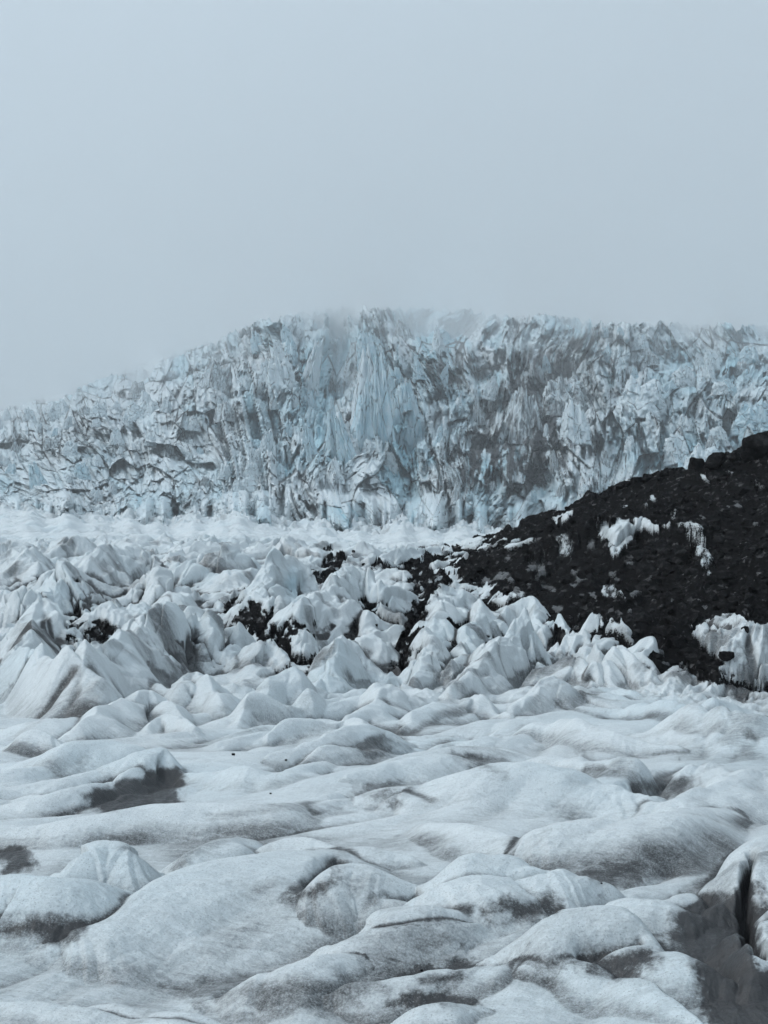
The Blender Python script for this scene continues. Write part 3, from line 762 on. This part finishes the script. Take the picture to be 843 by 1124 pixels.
def far_hit(px, row):
    c = int(np.clip(np.searchsorted(pxf, px), 0, MF-1))
    r = int(np.clip(np.searchsorted(-RF[:, c], -row), 0, NF-1))
    return float(DF[r, c])*.995
serac_n = {}
def serac(px, row_top, hpx, wpx, kind, mk, label, group=None, lean=0, depth=1.0, rot=None, sink=.3):
    """row_top: row of the tip; hpx, wpx: height and width in px"""
    y = far_hit(px, row_top+hpx)
    s = y/F
    z = ZC+y*(HR-(row_top+hpx))/F
    me = SER_MESH[kind, random.randrange(7), mk]
    o = link('serac', me)
    x = (px-CX)/F*y
    o.location = (x, y, z)
    o.scale = (wpx*s, wpx*s*depth, hpx*s)
    o.rotation_euler = (random.uniform(-.08, .08), math.radians(lean), random.uniform(-.6, .6) if rot is None else rot)
    tag(o, label, 'serac', group)
    return o
HERO = [
 (402,376,85,37,'blade','pale','tall pale ice blade rising highest at the centre of the icefall',2),
 (418,384,93,31,'tower','blue','tall blue grey double finned serac just below the highest tip',-3),
 (396,411,70,29,'blade','blue','slim blue serac leaning beside the dark slot in the central cliff',5),
 (446,417,71,46,'tower','blue','broad pale blue flat topped serac right of the dark slot',-2),
 (343,458,45,16,'blade','blue','narrow bright blue leaning blade left of the central cliff',-10),
 (368,432,59,23,'blade','blue','sharp blue fin with a pointed tip at the foot of the misty cleft',-8),
 (380,448,51,23,'blade','blue','second sharp blue fin tucked against the pointed one',-12),
 (238,392,34,35,'block','dirty','rounded grey fluted serac standing alone in the mist',6),
 (310,388,50,40,'block','pale','fog veiled broad serac left of the misty cleft',-6),
 (338,367,62,27,'blade','pale','faint slanting serac at the edge of the misty cleft',14),
 (618,409,40,63,'block','dirty','dark soot streaked ice wall under the curved white snow lip',0),
 (574,423,54,50,'tower','dirty','blackened ice buttress left of the dark wall',4),
 (826,439,34,50,'block','blue','smooth blue rounded slab at the far right of the icefall',3),
 (42,505,28,23,'blade','blue','small sky blue tilted serac low on the left slope',-14),
 (632,436,43,37,'tower','pale','pale pointed serac standing in front of the dark wall',-4),
 (700,413,40,58,'block','pale','broad white ribbed serac right of the dark wall',2),
 (768,486,31,42,'block','pale','white square cornered block above the moraine crest',8),
 (745,475,28,31,'block','pale','pale block split by dark diagonal cracks above the moraine',-6),
]
taken = []
for px, rt, h, w, kd, mk, lab, lean in HERO:
    serac(px, rt, h, w, kd, mk, lab, None, lean); taken.append((px, rt+h))
def zone_of(px, row):
    if 500 < px < 655 and 385 < row: return 'dark'
    if 300 < px < 500 and row < 500: return 'centre'
    if px <= 300: return 'left'
    if px >= 655: return 'right'
    return 'foot'
LAB = {
 ('left','pale'): 'jagged grey white serac among the broken blocks on the long left slope',
 ('left','blue'): 'bluish serac among the broken blocks on the long left slope',
 ('left','dirty'): 'grit streaked grey serac among the blocks on the long left slope',
 ('centre','pale'): 'pale upright fin in the tall central cliff of the icefall',
 ('centre','blue'): 'blue grey upright fin in the tall central cliff of the icefall',
 ('centre','dirty'): 'grit streaked fin in the tall central cliff of the icefall',
 ('dark','pale'): 'greyish serac standing among the soot dark ice of the icefall',
 ('dark','blue'): 'bluish serac standing among the soot dark ice of the icefall',
 ('dark','dirty'): 'soot dark fluted serac in the dirty gully of the icefall',
 ('right','pale'): 'pale blocky serac behind and above the black moraine',
 ('right','blue'): 'blue tinted blocky serac behind and above the black moraine',
 ('right','dirty'): 'dirt cracked grey serac behind and above the black moraine',
 ('foot','pale'): 'small pale serac at the foot of the central icefall',
 ('foot','blue'): 'small blue serac at the foot of the central icefall',
 ('foot','dirty'): 'small dirt streaked serac at the foot of the central icefall'}
cnt = 0; tries = 0
while cnt < 150 and tries < 6000:
    tries += 1
    px = random.uniform(-40, 885)
    top = float(crest_row(px))
    row = random.uniform(top+8, 560)
    h = random.uniform(14, 28)*(1+.7*math.exp(-((px-410)/110)**2)) if px > 250 else random.uniform(10, 24)
    h = min(h, (row-top)*.9)
    h *= .6+.35*(560-row)/(560-top+1)
    w = h*random.uniform(.5, 1.0) if 280 < px < 640 else h*random.uniform(.8, 1.6)
    if any(abs(px-a) < 9 and abs(row-b) < 9 for a, b in taken): continue
    if any(abs(px-a) < 22 and abs(row-b) < 20 for a, b in taken[:len(HERO)]): continue
    z = zone_of(px, row)
    p = {'dark': (.3, .1, .6), 'centre': (.45, .42, .13), 'left': (.68, .14, .18), 'right': (.5, .32, .18), 'foot': (.5, .12, .38)}[z]
    mk = random.choices(('pale', 'blue', 'dirty'), p)[0]
    kd = random.choices(('blade', 'tower', 'block'), (.5, .35, .15) if z in ('centre', 'dark') else (.2, .3, .5))[0]
    serac(px, row-h, h, w, kd, mk, LAB[z, mk], {'left': 'seracs of the left slope', 'centre': 'fins of the central cliff', 'dark': 'seracs of the dirty gully', 'right': 'seracs above the moraine', 'foot': 'seracs at the foot of the icefall'}[z], random.uniform(-14, 14))
    taken.append((px, row)); cnt += 1

# ------------------------------------------------------------------ rocks
def rock_planes(r):
    N = r.normal(size=(13, 3)); N /= np.linalg.norm(N, axis=1)[:, None]
    N = np.vstack([N, np.eye(3), -np.eye(3)])
    return N, r.uniform(.36, .55, len(N))
ROCKS = []
for i in range(8):
    V, Q = solid(28, 20, rock_planes, 200+i, .035)
    ROCKS.append(mesh_np('boulder', V, Q, M_ROCK, smooth=False))
def boulder(px, row, wpx, hpx, label, group=None, sink=.25, name='boulder'):
    y, z = hit(px, row)
    s = y/F
    o = link(name, random.choice(ROCKS))
    o.location = ((px-CX)/F*y, y, z+hpx*s*(.5-sink))
    o.scale = (wpx*s, wpx*s*random.uniform(.8, 1.1), hpx*s)
    o.rotation_euler = (random.uniform(-.2, .2), random.uniform(-.2, .2), random.uniform(0, 6.28))
    tag(o, label, 'boulder' if name == 'boulder' else 'rock', group)
boulder(832, 500, 34, 34, 'largest black block at the top right end of the moraine crest')
boulder(786, 510, 24, 18, 'square black boulder perched on the crest left of the largest block')
boulder(764, 516, 22, 17, 'squat black boulder next to the square one on the moraine crest')
boulder(808, 506, 16, 13, 'middle sized black boulder under the white block on the crest')
for px, row, w in ((672,540,7),(680,536,9),(689,533,8),(699,530,10),(712,528,12),(728,526,9),(660,546,6),(640,553,6),(622,561,5),(744,523,8),(600,571,5)):
    boulder(px, row, w, w*.8, 'small black boulder in the row along the lower moraine crest', 'small boulders along the moraine crest')
for px, row, w, lab in ((388,606,4,'small black rock lying on the smooth white bench'),(399,621,4,'black rock beside the gravel tongue on the white bench'),
                   (413,687,4,'lone black rock on the pale slope left of the gravel tongue'),(314,835,3,'lone black pebble on the streaked ice below the ridges'),
                   (297,872,2.5,'tiny black pebble in a gritty groove of the near ice'),(660,971,3,'tiny black pebble on the smooth near lobe'),
                   (797,725,16,'black boulder wedged against the large rounded ice mound'),(818,693,10,'flat black stone on the saddle of the large ice mound'),
                   (256,829,4,'black stones in a nick of the ice at mid slope'),(463,1066,3,'tiny dark pebble on the nearest grey lobe')):
    boulder(px, row, w, w*.75, lab, None, .3, 'rock')

# loose stones all over the moraine: far too many to count
def scatter(name, mask_rows, n, size, mat, seed, flat=.6):
    r = np.random.default_rng(seed)
    if mask_rows.shape[-1] != 3:
        rr, cc = np.nonzero(mask_rows); pick = r.choice(len(rr), n)
        mask_rows = np.stack([Xg[rr[pick], cc[pick]], Yg[rr[pick], cc[pick]], H[rr[pick], cc[pick]]], -1)
    ico = bpy.data.meshes.new('tmp'); import bmesh
    b = bmesh.new(); bmesh.ops.create_icosphere(b, subdivisions=1, radius=.5); b.verts.ensure_lookup_table()
    bv = np.array([v.co[:] for v in b.verts]); bf = np.array([[v.index for v in f_.verts] for f_ in b.faces]); b.free(); bpy.data.meshes.remove(ico)
    nv = len(bv)
    base = mask_rows
    s = size(r, n)
    V = bv[None]*(1+r.uniform(-.45, .35, (n, nv, 1)))
    V = V*np.stack([r.uniform(.7, 1.5, n), r.uniform(.7, 1.3, n), r.uniform(.4, .9, n)*flat/.6], -1)[:, None]
    a = r.uniform(0, 6.28, n); ca, sa = np.cos(a)[:, None], np.sin(a)[:, None]
    V = np.stack([V[..., 0]*ca-V[..., 1]*sa, V[..., 0]*sa+V[..., 1]*ca, V[..., 2]+V[..., 0]*r.uniform(-.4, .4, (n, 1))], -1)
    V = V*s[:, None, None]+base[:, None]
    Q = (bf[None]+np.arange(n)[:, None, None]*nv).reshape(-1, 3)
    return link(name, mesh_np(name, V.reshape(-1, 3), Q, mat, smooth=False))
mm = (deb > .7) & (sd_m > 7) & (Yg < 150) & (PX > 480) & (PX < 1000)
tag(scatter('moraine_rubble', mm, 5200, lambda r, n: .12+.40*r.pareto(2.8, n).clip(0, 2.4), M_ROCK, 5), 'loose black stones strewn over the moraine', 'rubble', kind='stuff')
n = 3000
r_ = np.random.default_rng(6)
pp = r_.uniform(-60, 900, n); rr_ = foot_row(pp)+4-32*r_.random(n)**1.6
dd_ = np.array([far_hit(a, b) for a, b in zip(pp, rr_)])
mm_ = np.stack([(pp-CX)/F*dd_, dd_, ZC+dd_*(HR-rr_)/F], -1)
tag(scatter('ice_rubble', mm_, n, lambda r, n: dd_/F*(1.6+1.7*r.pareto(2.6, n).clip(0, 2.6)), M_SER['pale'], 6, .9), 'broken ice blocks heaped along the foot of the icefall', 'ice rubble', kind='stuff')

# ------------------------------------------------------------------ air
m, t = nt('haze_air'); g = G(t)
pv = g.n('ShaderNodeVolumePrincipled', inp={'Color': (.89, .93, .955, 1), 'Density': .000125, 'Anisotropy': 0.0})
g.n('ShaderNodeOutputMaterial', inp={'Volume': pv.outputs[0]})
zlo, zhi = H.min()-1.5, VF[:, 2].max()+60
x0, x1, y0, y1 = -15000, 15000, -200, 26000
Vb = np.array([(x, y, z) for z in (zlo, zhi) for y in (y0, y1) for x in (x0, x1)], float)
Qb = np.array([(0, 2, 3, 1), (4, 5, 7, 6), (0, 1, 5, 4), (2, 6, 7, 3), (0, 4, 6, 2), (1, 3, 7, 5)])
hz = link('haze', mesh_np('haze', Vb, Qb, m, smooth=False)); tag(hz, 'cold grey fog thickening over the icefall', 'haze', kind='stuff')
print('top', H.max(), 'low', H.min())

# ------------------------------------------------------------------ light
world = bpy.data.worlds.new('World'); scene.world = world; world.use_nodes = True
t = world.node_tree; t.nodes.clear(); g = G(t)
EL, AZ = math.radians(44), math.radians(-98)    # sun high behind cloud, from the left and a little ahead
sky = g.n('ShaderNodeTexSky', sky_type='NISHITA', sun_disc=False, sun_elevation=EL, sun_rotation=AZ, air_density=1.0, dust_density=4.0, ozone_density=1.0)
hsv = g.n('ShaderNodeHueSaturation', inp={'Saturation': .25, 'Value': 1.0, 'Color': sky.outputs[0]})
cloud = g.mix(.72, (0, 0, 0), (0, 0, 0)); cm = t.nodes[-1]
t.links.new(hsv.outputs[0], cm.inputs[6]); cm.inputs[7].default_value = (4.55, 5.60, 6.50, 1)   # the closed cloud deck
wc_ = g.n('ShaderNodeTexCoord').outputs['Generated']; sx_ = g.n('ShaderNodeSeparateXYZ', inp={0: wc_}); zz = sx_.outputs[2]
lum = g.math('ADD', .80, g.math('MULTIPLY', g.math('MAXIMUM', zz, 0), 1.5))       # an overcast sky is brightest overhead
lum = g.math('ADD', lum, g.math('MULTIPLY', sx_.outputs[0], -.45))                 # the side the sun stands on is brighter
lum = g.math('ADD', lum, g.math('MULTIPLY', g.math('SUBTRACT', g.noise(wc_, 3.2, 4, .5, .4), .5), .16))
cloud = g.n('ShaderNodeVectorMath', operation='SCALE', inp={0: cloud, 3: lum}).outputs[0]
bg = g.n('ShaderNodeBackground', inp={'Color': cloud, 'Strength': .10})
g.n('ShaderNodeOutputWorld', inp={'Surface': bg.outputs[0]})
sl = bpy.data.lights.new('sun', 'SUN'); sl.energy = 1.5; sl.angle = math.radians(24); sl.color = (1, .97, .93)
so = bpy.data.objects.new('sun', sl); col.objects.link(so)
so.rotation_euler = (math.pi/2-EL, 0, 0)
d = (math.sin(AZ)*math.cos(EL), math.cos(AZ)*math.cos(EL), math.sin(EL))
from mathutils import Vector
so.rotation_euler = Vector(d).to_track_quat('Z', 'Y').to_euler()

# ------------------------------------------------------------------ camera
cd = bpy.data.cameras.new('camera'); co = bpy.data.objects.new('camera', cd); col.objects.link(co)
co.location = (0, 0, ZC); co.rotation_euler = (math.pi/2, 0, 0)
cd.sensor_fit = 'VERTICAL'; cd.sensor_height = 24; cd.sensor_width = 18; cd.lens = 24*F/1124
cd.shift_y = (HR-562)/1124
cd.clip_start = .1; cd.clip_end = 60000
scene.camera = co

scene.view_settings.view_transform = 'Standard'; scene.view_settings.look = 'None'
scene.view_settings.gamma = 1; scene.view_settings.use_curve_mapping = False
scene.view_settings.exposure = 0.22
scene.render.engine = 'CYCLES'
scene.cycles.use_denoising = True
scene.cycles.volume_bounces = 1
scene.cycles.use_adaptive_sampling = True; scene.cycles.adaptive_threshold = .05
scene.cycles.max_bounces = 4; scene.cycles.diffuse_bounces = 3; scene.cycles.glossy_bounces = 1
